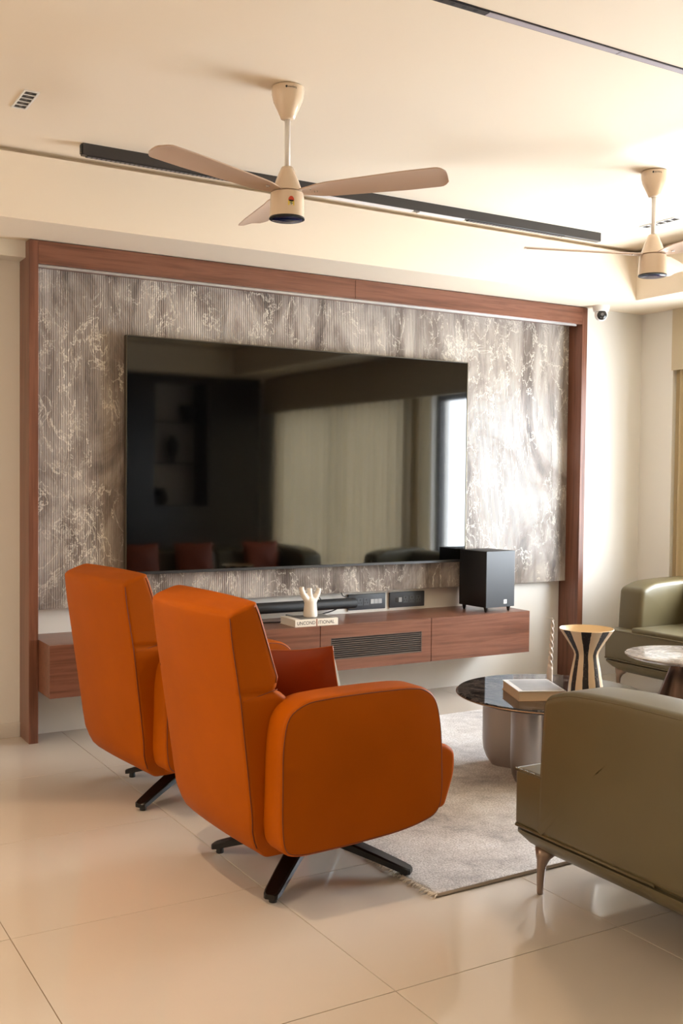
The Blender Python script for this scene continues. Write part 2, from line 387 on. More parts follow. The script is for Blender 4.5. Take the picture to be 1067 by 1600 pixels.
# floating console
cs = thing('media_console', 'floating walnut media console with louvred grille below the television', 'console', (2.825, 5.2, .262))
CX0, CX1, CZ = 1.331, 4.331, .258
bm = bmesh.new(); tb = .016
for d in ((CX0, CX1, 5.021, 5.40, .520-tb, .520), (CX0, CX1, 5.021, 5.40, .262, .262+tb), (CX0, CX0+tb, 5.021, 5.40, .262+tb, .520-tb), (CX1-tb, CX1, 5.021, 5.40, .262+tb, .520-tb),
          (CX0+tb, CX1-tb, 5.39, 5.40, .262+tb, .520-tb), (2.0695, 2.0855, 5.030, 5.39, .262+tb, .520-tb), (2.816, 2.832, 5.030, 5.39, .262+tb, .520-tb), (3.569, 3.585, 5.030, 5.39, .262+tb, .520-tb)): box(bm, *rel(cs, d))
obj('body', bm, WX, cs)
fronts = [(CX0, 2.076), (2.079, 2.822), (2.826, 3.575), (3.579, CX1)]
for k, (a, b) in enumerate(fronts):
    if k != 2: bx('drawer_front', rel(cs, (a, b, 5.0, 5.0215, .262, .5195)), WX, cs, .001, 1)
    else:
        GX0, GX1, GZ0, GZ1 = 2.892, 3.509, .324, .446
        bm = bmesh.new()
        for d in ((a, GX0, 5.0, 5.0215, .262, .5195), (GX1, b, 5.0, 5.0215, .262, .5195), (GX0, GX1, 5.0, 5.0215, .262, GZ0), (GX0, GX1, 5.0, 5.0215, GZ1, .5195)): box(bm, *rel(cs, d))
        bmesh.ops.remove_doubles(bm, verts=bm.verts, dist=1e-5)
        dfn = obj('grille_door', bm, WX, cs)
        bm = bmesh.new()
        for d in ((GX0, GX0+.004, 5.0, 5.018, GZ0, GZ1), (GX1-.004, GX1, 5.0, 5.018, GZ0, GZ1), (GX0, GX1, 5.0, 5.018, GZ0, GZ0+.003), (GX0, GX1, 5.0, 5.018, GZ1-.003, GZ1)): box(bm, *rel(cs, d))
        obj('grille_frame', bm, mat('bronze_grille', srgb(92, 80, 72), .4, metal=.3), dfn)
        ns = 10; sz = (GZ1-GZ0-.006)/ns; msl = None
        for q in range(ns):
            zc = GZ0+.003+sz*(q+.5)
            bm = bmesh.new(); box(bm, -(GX1-GX0)/2+.004, (GX1-GX0)/2-.004, -.008, .006, -.0021, .0021)
            for v in bm.verts: v.co.z += v.co.y*.42
            s_ = obj('slat', bm, MATS['bronze_grille'], dfn) if msl is None else bpy.data.objects.new('slat', msl)
            if msl is None: msl = s_.data
            else: bm.free(); COL.objects.link(s_); s_.parent = dfn
            s_.location = ((GX0+GX1)/2-cs.location.x, 5.009-cs.location.y, zc-cs.location.z)
# soundbar
sb = thing('soundbar', 'long black cylindrical soundbar mounted above the console top', 'soundbar', (2.67, 5.29, .597))
bm = bmesh.new(); n = 20
rs = []
for x, f in ((-.55, .80), (-.548, .95), (-.54, 1), (.54, 1), (.548, .95), (.55, .80)):
    rs.append([(x, .040*f*math.copysign(abs(math.cos(2*PI*k/n))**.8, math.cos(2*PI*k/n)), .031*f*math.copysign(abs(math.sin(2*PI*k/n))**.8, math.sin(2*PI*k/n))) for k in range(n)])
rings(bm, rs); obj('bar_body', bm, mat('black_speaker_mesh', srgb(24, 24, 25), .55, bump=.4, bscale=900), sb, angle=40)
for sx in (-.40, .42): bx('wall_bracket', (sx-.03, sx+.03, .03, .108, -.012, .012), BLACK, sb)
# socket plates
def plate(name, label, x0, x1, sockets, modules):
    t = thing(name, label, 'socket plate', ((x0+x1)/2, 5.392, .586)); w2 = (x1-x0)/2
    bx('cover_plate', (-w2, w2, -.008, .008, -.048, .048), DGREY, t, .004, 2)
    bx('mounting_frame', (-w2+.003, w2-.003, -.001, .0085, -.053, .046), WHITEM, t)
    for s in sockets:
        so = bx('socket', (s-.019, s+.019, -.0095, -.007, -.022, .022), mat('slate_socket', srgb(74, 78, 84), .45), t, .001, 1)
        bm = bmesh.new()
        for (px, pz, r) in ((0, .012, .0045), (-.009, -.006, .0035), (.009, -.006, .0035)):
            n = 10; rings(bm, [[(s+px+r*math.cos(2*PI*k/n), yy, pz+r*math.sin(2*PI*k/n)) for k in range(n)] for yy in (-.0094, -.0101)])
        obj('pin_holes', bm, INK, so)
    for (c, ww, mm) in modules: bx('switch_module', (c-ww, c+ww, -.0105, -.006, -.014, .014), mm, t, .0008, 1)
plate('socket_plate', 'dark grey socket plate half hidden behind the end of the soundbar', 3.235, 3.502, (-.095, -.052, -.008), ((.036, .013, LGREY), (.064, .013, LGREY), (.092, .013, LGREY)))
plate('socket_plate', 'dark grey socket plate between the other plate and the black subwoofer', 3.534, 3.796, (-.016, .033, .082), ((-.078, .011, INK), (-.055, .011, LGREY)))
# cables
def cable(label, pts, r=.0035):
    bm = bmesh.new(); tube(bm, catmull(pts, 6), r, 7); tag(obj('cable', bm, BLACK, smooth=True), label, 'cable')
cable('black cable hanging in a loop below the soundbar end', [(2.78, 5.33, .545), (2.88, 5.34, .532), (2.99, 5.345, .532), (3.09, 5.34, .548), (3.15, 5.335, .575), (3.13, 5.33, .60)])
cable('short black cable dropping from the stone panel behind the soundbar', [(3.015, 5.37, .665), (3.01, 5.36, .645), (3.02, 5.345, .62), (3.03, 5.34, .60)], .003)
cable('black cable dropping from the stone panel to the socket plate', [(3.14, 5.37, .668), (3.17, 5.36, .650), (3.185, 5.365, .632), (3.24, 5.38, .615)], .003)
cable('black cable lying on the console top behind the book', [(2.35, 5.30, .5235), (2.48, 5.22, .5235), (2.60, 5.24, .5235), (2.72, 5.22, .5235), (2.80, 5.26, .5235)], .0035)
# subwoofer
sw = thing('subwoofer', 'black box subwoofer on small cone feet at the console end', 'speaker', (4.115, 5.165, .52), math.radians(4))
bx('cabinet', (-.118, .118, -.125, .125, .031, .378), mat('black_vinyl_wrap', srgb(26, 26, 28), .5), sw, .003, 2)
bx('front_panel', (-.1185, .1185, -.1285, -.1245, .0305, .3785), mat('satin_charcoal', srgb(52, 53, 56), .4), sw, .001, 1)
for sx in (-1, 1):
    for sy in (-1, 1):
        bm = bmesh.new(); lathe(bm, [(.004, 0), (.0065, .002), (.012, .024), (.014, .032)], 16, (sx*.095, sy*.1, 0)); obj('cone_foot', bm, BLACK, sw, angle=50)
lg = bx('emblem', (.028, .054, -.1295, -.128, .050, .076), WHITEM, sw, .001, 1)
bx('emblem_mark', (.039, .043, -.1300, -.1292, .058, .072), mat('emblem_grey', srgb(110, 110, 112), .5), lg); bx('emblem_mark', (.036, .046, -.1300, -.1292, .0535, .056), MATS['emblem_grey'], lg)
# book + vase on console
bk = thing('book', 'thin white book with black capitals on its spine lying on the console', 'book', (2.808, 5.095, .52), math.radians(-1.5))
bx('bottom_cover', (-.134, .134, -.085, .105, 0, .003), CERAM, bk); bx('top_cover', (-.134, .134, -.085, .105, .037, .040), CERAM, bk)
bx('pages', (-.130, .130, -.080, .102, .003, .037), mat('white_pages', srgb(232, 226, 216), .8), bk)
bx('spine', (-.134, .134, -.088, -.084, 0, .040), CERAM, bk, .001, 1)
bx('cover_picture', (-.09, .128, -.07, .095, .0400, .0405), mat('grey_cover_print', srgb(120, 116, 110), .4, var=.4, scale=14), bk)
bx('spine_band', (-.004, .003, -.0886, -.0838, .0005, .0404), mat('brown_band', srgb(150, 92, 64), .5), bk)
for body, xc in (('UNCOND', -.066), ('ITIONAL', .060)):
    me = textmesh(body, .0265, bold=.0001)
    xs = [v.co.x for v in me.vertices]; sc = (.112 if xc < 0 else .100)/(max(xs)-min(xs)); cx_ = (max(xs)+min(xs))/2
    for v in me.vertices: v.co = Vector(((v.co.x-cx_)*sc, 0, v.co.y*1.02))
    o = link('spine_lettering', me, INK, bk, (xc, -.0885, .0200))
vs = thing('coral_vase', 'ivory three-pronged coral vase standing on the white book', 'vase', (2.815, 5.10, .560))
bm = bmesh.new()
lathe(bm, [(.036, 0), (.040, .004), (.040, .02), (.036, .06), (.034, .09), (.024, .104)], 32)
for pts, rr in (([(-.012, 0, .075), (-.026, 0, .102), (-.044, 0, .126), (-.055, 0, .150), (-.058, 0, .172)], [.020, .0185, .016, .0145, .0125]),
                ([(-.002, 0, .085), (-.004, 0, .115), (-.006, 0, .140), (-.007, 0, .163)], [.020, .0165, .0150, .0125]),
                ([(.012, 0, .075), (.027, 0, .102), (.041, 0, .122), (.050, 0, .142), (.053, 0, .160)], [.020, .0185, .016, .0145, .0125])):
    P_ = catmull(pts, 5); n_ = len(P_); tube(bm, P_, [rr[min(len(rr)-1, int(k*(len(rr)-1)/(n_-1)))] for k in range(n_)], 16)
o = obj('prongs', bm, CERAM, vs)
md = o.modifiers.new('merge', 'REMESH'); md.mode = 'VOXEL'; md.voxel_size = .0026; md.use_smooth_shade = True
md = o.modifiers.new('soften', 'SMOOTH'); md.factor = .5; md.iterations = 10

# ================================================================== CEILING FITTINGS
# security camera
cc = thing('security_camera', 'white dome security camera fixed to the soffit beside the portal', 'camera', (5.01, 5.12, ZS))
bm = bmesh.new(); lathe(bm, [(.056, 0), (.056, -.012), (.050, -.036), (.036, -.044)], 32); obj('mount', bm, WHITEM, cc, angle=40)
bm = bmesh.new(); bmesh.ops.create_uvsphere(bm, u_segments=32, v_segments=20, radius=.043)
for v in bm.verts: v.co.z -= .058
ball = obj('ball', bm, WHITEM, cc, smooth=True)
dr = Vector((-.55, -.80, -.22)).normalized(); cpos = Vector((0, 0, -.058))
q = dr.to_track_quat('Z', 'Y').to_matrix()
bm = bmesh.new(); lathe(bm, [(.0315, .030), (.0315, .035), (.027, .0395), (.013, .0445), (.004, .0452)], 28); bmesh.ops.transform(bm, matrix=Matrix.Translation(cpos) @ q.to_4x4(), verts=bm.verts)
fc = obj('lens_face', bm, mat('dark_camera_glass', srgb(44, 42, 40), .15), ball, angle=40)
for (a, b, r) in ((0, .006, .010), (-.008, -.016, .004), (.008, -.016, .004)):
    bm = bmesh.new(); lathe(bm, [(r, .040), (r, .0452+(.0006 if r > .005 else -.001)), (r*.7, .0462-(.001 if r < .005 else 0))], 16, (a, b, 0)); bmesh.ops.transform(bm, matrix=Matrix.Translation(cpos) @ q.to_4x4(), verts=bm.verts)
    obj('lens' if r > .005 else 'infrared_led', bm, mat('grey_lens', srgb(110, 108, 106), .1) , fc)
# ceiling fans
def blade_bm(ang, pitch_deg=13, L0=.055, L1=.615):
    bm = bmesh.new(); n = 44; ca, sa = math.cos(ang), math.sin(ang); top = []; secs = []
    for k in range(n+1):
        t = k/n; r = L0+(L1-L0)*t
        wd = .030+.018*min(1, t/.12)+.018*max(0, min(1, (t-.12)/.6))
        if t > .93: wd *= max(.30, 1-((t-.93)/.07)**3)**.5
        pa = math.radians(pitch_deg)*(.25+.75*min(1, t/.2)); zb = -.002+.022*t
        sec = []
        for s in (-1, -.5, 0, .5, 1):
            y = s*wd; sec.append((r, y, zb - math.sin(pa)*y - .006*s*s + .0))
        secs.append(sec)
    rs = []
    for sec in secs:
        rr = [(x, y, z+.0022) for x, y, z in sec] + [(x, y, z-.0022) for x, y, z in sec[::-1]]
        rs.append([(x*ca-y*sa, x*sa+y*ca, z) for x, y, z in rr])
    rings(bm, rs); return bm
def make_fan(label, loc, angs, txt):
    t = thing('ceiling_fan', label, 'ceiling fan', loc, 0, None)     # origin at ceiling; axis down
    bm = bmesh.new(); lathe(bm, [(.057, 0), (.062, -.004), (.062, -.030), (.056, -.055), (.042, -.085), (.031, -.108), (.027, -.119), (.018, -.123)], 40); cn = obj('canopy', bm, BEIGEP, t, angle=50)
    bm = bmesh.new(); lathe(bm, [(.0105, -.12), (.0105, -.305)], 16); obj('down_rod', bm, WHITEM, t, smooth=True)
    bm = bmesh.new(); lathe(bm, [(.016, -.299), (.022, -.301), (.030, -.318), (.044, -.352), (.056, -.385), (.0595, -.393), (.056, -.394)], 40); obj('upper_housing', bm, BEIGEP, t, angle=50)
    bm = bmesh.new(); lathe(bm, [(.050, -.39), (.050, -.402)], 32); obj('rotor_hub', bm, TAUPE, t)
    bm = bmesh.new(); lathe(bm, [(.056, -.399), (.0625, -.400), (.0645, -.420), (.0665, -.485), (.0665, -.492), (.06, -.494)], 40); lh = obj('motor_housing', bm, BEIGEP, t, angle=50)
    bm = bmesh.new(); lathe(bm, [(.066, -.490), (.0675, -.492), (.0675, -.497), (.062, -.499)], 40); obj('bottom_ring', bm, BLACK, t, angle=50)
    bm = bmesh.new(); lathe(bm, [(.061, -.496), (.058, -.4995), (.0, -.5005)][:2] + [(.02, -.5003)], 36); obj('bottom_lens', bm, mat('dark_blue_lens', srgb(20, 26, 64), .12), t, smooth=True)
    for a in angs:
        bo = obj('blade', blade_bm(math.radians(a), -4 if a == -164 else 13), TAUPE, t, (0, 0, -.388), angle=60)
        bm = bmesh.new(); ca, sa = math.cos(math.radians(a)), math.sin(math.radians(a))
        for (r, y) in ((.095, -.010), (.115, .012), (.105, .012)):
            bmesh.ops.create_uvsphere(bm, u_segments=8, v_segments=6, radius=.0035, matrix=Matrix.Translation((r*ca-y*sa, r*sa+y*ca, -.0045-y*.15)))
        obj('screws', bm, CHROME, bo)
    # maker's name wrapped on the canopy, facing the room
    me = textmesh(txt, .0125, bold=.0002); xs = [v.co.x for v in me.vertices]; wdt = max(xs)-min(xs); cx_ = (max(xs)+min(xs))/2
    az = math.atan2(-loc[1], -loc[0]) + math.radians(16); rr = .0624
    for v in me.vertices:
        a = az + (v.co.x-cx_)*(.034/wdt)/rr; v.co = Vector((rr*math.cos(a), rr*math.sin(a), -.018+v.co.y*.8))
    link('maker_name', me, INK, cn)
    bm = bmesh.new(); a0 = az-.034/2/rr-.09; rs = []
    n = 14; vv = [bm.verts.new((rr*math.cos(a0+.0042/rr*math.cos(2*PI*k/n)), rr*math.sin(a0+.0042/rr*math.cos(2*PI*k/n)), -.018+.0048*math.sin(2*PI*k/n))) for k in range(n)]; bm.faces.new(vv)
    obj('maker_emblem', bm, INK, cn)
    return t, lh
GROUPFAN = None
f1, lh = make_fan('beige three-bladed ceiling fan with a rating sticker, hanging in front of the television', (1.845, 3.556, ZC), (-164, -46, 77), 'atomberg')
f2, lh2 = make_fan('beige three-bladed ceiling fan without a sticker, hanging near the security camera', (3.83, 3.577, ZC), (151, 31, -89), 'atomberg')
# rating sticker on the first fan: yellow square, red half dial above
az = math.atan2(-3.556, -1.845) + math.radians(14); rr = .0662
def patch(bm, pts2): bm.faces.new([bm.verts.new((rr*math.cos(az+a/rr), rr*math.sin(az+a/rr), z)) for a, z in pts2])
bm = bmesh.new(); patch(bm, [(-.012, -.459), (.012, -.459), (.012, -.441), (-.012, -.441)]); stk = obj('rating_sticker', bm, mat('yellow_print', srgb(236, 206, 80), .5), lh)
bm = bmesh.new(); rr = .0665; patch(bm, [(.0115*math.cos(PI*k/12), -.440+.016*math.sin(PI*k/12)) for k in range(13)]); obj('sticker_dial', bm, mat('red_print', srgb(205, 70, 40), .5), stk)
bm = bmesh.new(); rr = .0667; patch(bm, [(-.0105, -.4405), (-.006, -.4445), (.006, -.4445), (.0105, -.4405), (.006, -.4385), (-.006, -.4385)]); obj('sticker_base', bm, INK, stk)
bm = bmesh.new(); rr = .0667; patch(bm, [(-.006, -.4505), (.007, -.4525), (.007, -.4505), (-.006, -.4485)]); patch(bm, [(-.001, -.457), (.001, -.457), (.001, -.4445), (-.001, -.4445)]); obj('sticker_print', bm, mat('green_print', srgb(60, 110, 50), .5), stk)
# five-cell linear downlights
def downlight(label, x0, x1, y0, y1):
    t = thing('linear_downlight', label, 'downlight', ((x0+x1)/2, (y0+y1)/2, ZC)); a, b = (x1-x0)/2, (y1-y0)/2
    f = .007; n = 5; bar = .005; c = (2*b-2*f-bar*(n-1))/n; bm = bmesh.new()
    for d in ((-a, -a+f, -b, b, -.005, .001), (a-f, a, -b, b, -.005, .001), (-a+f, a-f, -b, -b+f, -.005, .001), (-a+f, a-f, b-f, b, -.005, .001)): box(bm, *d)
    for k in range(n-1):
        y = -b+f+(k+1)*c+k*bar; box(bm, -a+f, a-f, y, y+bar, -.005, .001)
    obj('trim_frame', bm, WHITEM, t)
    for k in range(n):
        y = -b+f+k*(c+bar); q = bmesh.new(); box(q, -a+f, a-f, y, y+c, -.0015, .001); ce_ = obj('louvre_cell', q, BLACK, t)
        bm = bmesh.new(); lathe(bm, [(.008, -.0015), (.007, -.0022)], 14, (0, y+c/2, 0)); obj('lens', bm, mat('smoked_lens', srgb(58, 52, 58), .15), ce_)
downlight('white five-cell linear downlight recessed in ceiling near the track light end', .995, 1.055, 4.11, 4.325)
downlight('white five-cell linear downlight recessed in the ceiling corner behind a fan', 4.578, 4.638, 4.12, 4.385)
# surface track light
tk = thing('track_light', 'long black surface track light along the ceiling edge above the television', 'track light', (2.94, 4.638, ZC))
TA, TB = 1.375-2.94, 4.505-2.94
bx('rail', (TA, TB, -.018, .018, -.052, 0), mat('charcoal_rail', srgb(52, 48, 46), .4), tk, .0012, 1)
bx('end_cap', (TA-.006, TA, -.014, .014, -.046, -.004), BLACK, tk, .001, 1); bx('end_cap', (TB, TB+.004, -.017, .017, -.051, -.001), BLACK, tk)
for a, b, kind in ((TA+.02, TA+.75, 0), (TA+.95, TA+1.78, 1), (TA+1.82, TA+2.12, 1), (TA+2.15, TA+2.85, 0)):
    if kind == 0:
        lm = bx('louvre_module', (a, b, -.014, .014, -.056, -.050), BLACK, tk); n = int((b-a)/.022); q = bmesh.new()
        for k in range(n): x = a+.008+k*.022; box(q, x, x+.013, -.010, .010, -.0568, -.0555)
        cells = obj('louvre_cells', q, mat('cell_grey', srgb(96, 92, 104), .3), lm); cells['kind'] = 'stuff'
    else: bx('diffuser_module', (a, b, -.016, .016, -.057, -.050), mat('white_diffuser', srgb(228, 224, 226), .4), tk)
# recessed track
rt = thing('recessed_track', 'slim recessed track with grey diffusers set flush in the ceiling', 'track light', (3.0, 2.657, ZC))
bx('channel', (-2.3, 1.9, -.017, .017, -.003, .001), mat('black_channel', srgb(30, 26, 34), .4), rt)
q = None
for a, b in ((-2.28, -.918), ):
    q = bx('louvre_module', (a, b, -.013, .013, -.0045, -.002), mat('brown_black_module', srgb(48, 40, 40), .4), rt)
    bm = bmesh.new(); x = a+.015
    while x < b-.02:
        bmesh.ops.create_circle(bm, cap_ends=True, segments=12, radius=.0085, matrix=Matrix.Translation((x, 0, -.0049))); x += .045
    obj('louvre_cells', bm, INK, q)['kind'] = 'stuff'
for a, b in ((-.912, -.342), (-.338, .70), (.704, 1.88)): bx('diffuser_module', (a, b, -.013, .013, -.0045, -.002), mat('lilac_grey_diffuser', srgb(176, 168, 178), .35), rt)

# ================================================================== ORANGE CHAIRS
def ring_rr(xr, xf, w, z, tilt, rr_, rf, bul, n=8):
    """horizontal rounded-rectangle ring; rear side bulges by bul"""
    P = []
    def corner(cx, cy, r, a0):
        for k in range(n+1):
            a = a0 + PI/2*k/n; P.append((cx+r*math.cos(a), cy+r*math.sin(a)))
    def side(p, q, m_):
        for k in range(1, m_): t = k/m_; P.append((p[0]+(q[0]-p[0])*t, p[1]+(q[1]-p[1])*t))
    corner(xf-rf, w-rf, rf, 0); side((xf-rf, w), (xr+rr_, w), 6)
    corner(xr+rr_, w-rr_, rr_, PI/2); side((xr, w-rr_), (xr, -w+rr_), 12)
    corner(xr+rr_, -w+rr_, rr_, PI); side((xr+rr_, -w), (xf-rf, -w), 6)
    corner(xf-rf, -w+rf, rf, -PI/2); side((xf, -w+rf), (xf, w-rf), 12)
    out = []
    for x, y in P:
        t = (x-xr)/(xf-xr); b = bul*(1-t)*(1-(y/w)**2) if w else 0; bf = .018*max(0, t-.5)*2*(1-(y/w)**2)
        out.append((x-b+bf, y, z+tilt*(x-xr)))
    return out
def interp(tab, z):
    for (z0, a), (z1, b) in zip(tab, tab[1:]):
        if z0 <= z <= z1:
            t = (z-z0)/(z1-z0); return a+(b-a)*t
    return tab[-1][1] if z > tab[-1][0] else tab[0][1]
REAR = [(.155, -.300), (.19, -.345), (.25, -.372), (.42, -.394), (.67, -.428), (.85, -.456), (.925, -.463), (1, -.463)]
FRONT = [(.155, -.20), (.45, -.20), (.56, -.215), (.64, -.238), (.675, -.270), (.692, -.300), (.705, -.296), (.73, -.290), (.80, -.312), (.90, -.352), (.925, -.366), (1, -.37)]
HALF = [(.155, .235), (.20, .265), (.30, .292), (.67, .305), (.925, .298), (1, .298)]
def outline_arm():
    pts = [(-.338, .42), (-.336, .545), (-.315, .630), (-.255, .668), (-.18, .677), (-.085, .680), (.044, .680), (.141, .677), (.200, .664), (.243, .625), (.266, .540), (.274, .42), (.274, .300), (.250, .247), (.195, .225), (.098, .209), (-.058, .200), (-.18, .197), (-.275, .199), (-.322, .222), (-.337, .29)]
    return [Vector((p.x, p.y)) for p in catmull([(a, b, 0) for a, b in pts], 4, True)]
def make_chair(label, loc, rz, base_angles):
    t = thing('swivel_armchair', label, 'armchair', loc, rz, None)
    # backrest loft
    bm = bmesh.new(); rs = []
    zs = [.155, .165, .18, .20, .23, .27, .33, .40, .48, .56, .60, .64, .665, .68, .692, .70, .712, .73, .77, .82, .87, .905, .92]
    for z in zs:
        b_ = .03*min(1, (z-.15)/.1)
        rs.append(ring_rr(interp(REAR, z), interp(FRONT, z), interp(HALF, z)-(.007 if .685 < z < .70 else 0), z, .0 if z < .8 else .36*(z-.8)/.12, .014, .03 if z < .69 else .024, b_))
    for k in range(1, 6):
        a = PI/2*k/5; s = .022*(1-math.cos(a)); xr, xf, w_ = interp(REAR, .92)+s, interp(FRONT, .92)-s, interp(HALF, .92)-s
        rs.append(ring_rr(xr, xf, w_, .92+.016*math.sin(a)+s*.36, .36, .014, .02, .03))
    rings(bm, rs); bk_ = obj('backrest', bm, LEATHER, t, angle=80)
    # seams: rear edge both sides, top, crease
    for s in (-1, 1):
        bm = bmesh.new()
        tube(bm, [(interp(REAR, z)+.0035, s*(interp(HALF, z)-.0022), z+.0) for z in [.2+.03*k for k in range(25)]], .0016, 6); obj('seam', bm, SEAM, bk_, smooth=True)
        bm = bmesh.new()
        tube(bm, [(interp(FRONT, z)-.010, s*(interp(HALF, z)-.002), z+(.0 if z < .8 else .36*(z-.8)/.12*.085)) for z in [.715+.0205*k for k in range(11)]], .0016, 6); obj('seam', bm, SEAM, bk_, smooth=True)
        bm = bmesh.new()
        tube(bm, [(x, s*(interp(HALF, .68)-.001), .668+.03*(x+.42)/.13) for x in [-.418+.0118*k for k in range(11)]], .0012, 6); obj('seam', bm, SEAM, bk_, smooth=True)
    bm = bmesh.new(); w_ = .290
    tube(bm, [(interp(REAR, .905)-.03*(1-(y/w_)**2)+.002, y, .908) for y in [w_*(k/12-1) for k in range(25)]], .0014, 6); obj('seam', bm, SEAM, bk_, smooth=True)
    # arms
    ol = outline_arm()
    for s in (-1, 1):
        bm = bmesh.new(); slab(bm, ol, s*.275, s*.397, .016, lambda a, b, d: (a, d, b), bulge=.010)
        ar = obj('armrest', bm, LEATHER, t, angle=80)
        bm = bmesh.new(); q = inset(ol, .0085); tube(bm, [(p.x, s*.3950, p.y) for p in q], .0017, 6, True); obj('seam', bm, SEAM, ar, smooth=True)
    # seat cushion with the front skirt
    po = roundpoly([(-.22, .40, .03), (.385, .432, .03), (.425, .405, .02), (.428, .33, .05), (.385, .212, .02), (.30, .20, .03), (-.22, .20, .02)])
    bm = bmesh.new(); slab(bm, po, -.272, .272, .02, lambda a, b, d: (a, d, b), bulge=.002); st = obj('seat_cushion', bm, LEATHER, t, angle=80)
    bm = bmesh.new(); tube(bm, [(.421, y, .4045) for y in [-.25+.05*k for k in range(11)]], .0016, 6); obj('seam', bm, SEAM, st, smooth=True)
    bx('seat_base', (-.27, .27, -.265, .265, .165, .235), LEATHER, t, .02, 3)
    # swivel base
    bm = bmesh.new(); lathe(bm, [(.055, .085), (.055, .13), (.035, .135), (.035, .175), (.09, .176), (.09, .182)], 28); obj('swivel_column', bm, BLACKM, t, angle=40)
    for a in base_angles:
        a = math.radians(a)-rz; ca, sa = math.cos(a), math.sin(a); bm = bmesh.new(); rs = []
        for r, z, hw_, hh in ((.02, .118, .034, .016), (.12, .098, .032, .0145), (.25, .060, .029, .0125), (.340, .031, .027, .011), (.358, .026, .024, .0095), (.365, .024, .016, .008)):
            rs.append([(r*ca-y*sa, r*sa+y*ca, z+zz) for y, zz in ((-hw_, -hh), (-hw_, hh*.6), (-hw_+.006, hh), (hw_-.006, hh), (hw_, hh*.6), (hw_, -hh))])
        rings(bm, rs); lg_ = obj('leg', bm, BLACKM, t, angle=30)
        bm = bmesh.new(); gxw, gyw = loc[0]+.338*math.cos(a+rz), loc[1]+.338*math.sin(a+rz)
        zf = .0075 if gxw > 1.955-.021*(gyw-2.675) and 2.69 < gyw < 4.72 else 0
        lathe(bm, [(.013, zf), (.014, zf+.004), (.012, .022)], 14, (.338*ca, .338*sa, 0)); obj('glide', bm, BLACK, lg_)
    return t
c1 = make_chair('orange leather swivel armchair with a two-tone cushion on its seat', (1.73, 3.127, .0), math.radians(2.0), (-138.5, -48.5, 41.5, 131.5))
c2 = make_chair('orange leather swivel armchair without a cushion, between the other armchair and the portal post', (1.72, 4.14, 0), math.radians(6.0), (-149, -59, 31, 121))
# cushion on the first chair
cu = thing('throw_cushion', 'square cushion, orange behind and grey-green satin in front, on the armchair seat', 'cushion', (1.726, 3.193, .578), 0)
def half_pillow(s):
    bm = bmesh.new(); n = 20; h_ = .212; G = []
    for i in range(n+1):
        row = []
        for j in range(n+1):
            u, v = 2*i/n-1, 2*j/n-1
            p = (1-abs(u)**2.6)*(1-abs(v)**2.6); pin = 1-.07*(1-abs(v)**2)*abs(u)**3; pin2 = 1-.07*(1-abs(u)**2)*abs(v)**3
            row.append(bm.verts.new((u*h_*pin, s*(.001+.062*max(0, p)**.55 + .003*math.sin(u*5+v*4)*p), v*h_*pin2)))
        G.append(row)
    for i in range(n):
        for j in range(n): bm.faces.new((G[i][j], G[i+1][j], G[i+1][j+1], G[i][j+1]))
    return bm
cr = half_pillow(-1); cf = half_pillow(1)
h1 = obj('rear_face', cr, mat('orange_suede', srgb(150, 60, 6), .6, bump=.1, bscale=200), cu, smooth=True)
h2 = obj('front_face', cf, mat('grey_green_satin', srgb(150, 150, 132), .28, var=.35, scale=9, stretch=(3, 1, 1)), cu, smooth=True)
bm = bmesh.new(); pts = []
for k in range(80):
    a = k/80*4; e = int(a); f_ = (a-e)*2-1; u, v = [(f_, -1), (1, f_), (-f_, 1), (-1, -f_)][e]
    pts.append((u*.212*(1-.07*(1-abs(v)**2)*abs(u)**3), 0, v*.212*(1-.07*(1-abs(u)**2)*abs(v)**3)))
tube(bm, pts, .0028, 6, True); obj('piping', bm, mat('orange_piping', srgb(190, 104, 44), .5), cu, smooth=True)
cu.scale = (1, 1, .82); cu.rotation_euler = (math.radians(9), math.radians(-8), math.radians(-76))

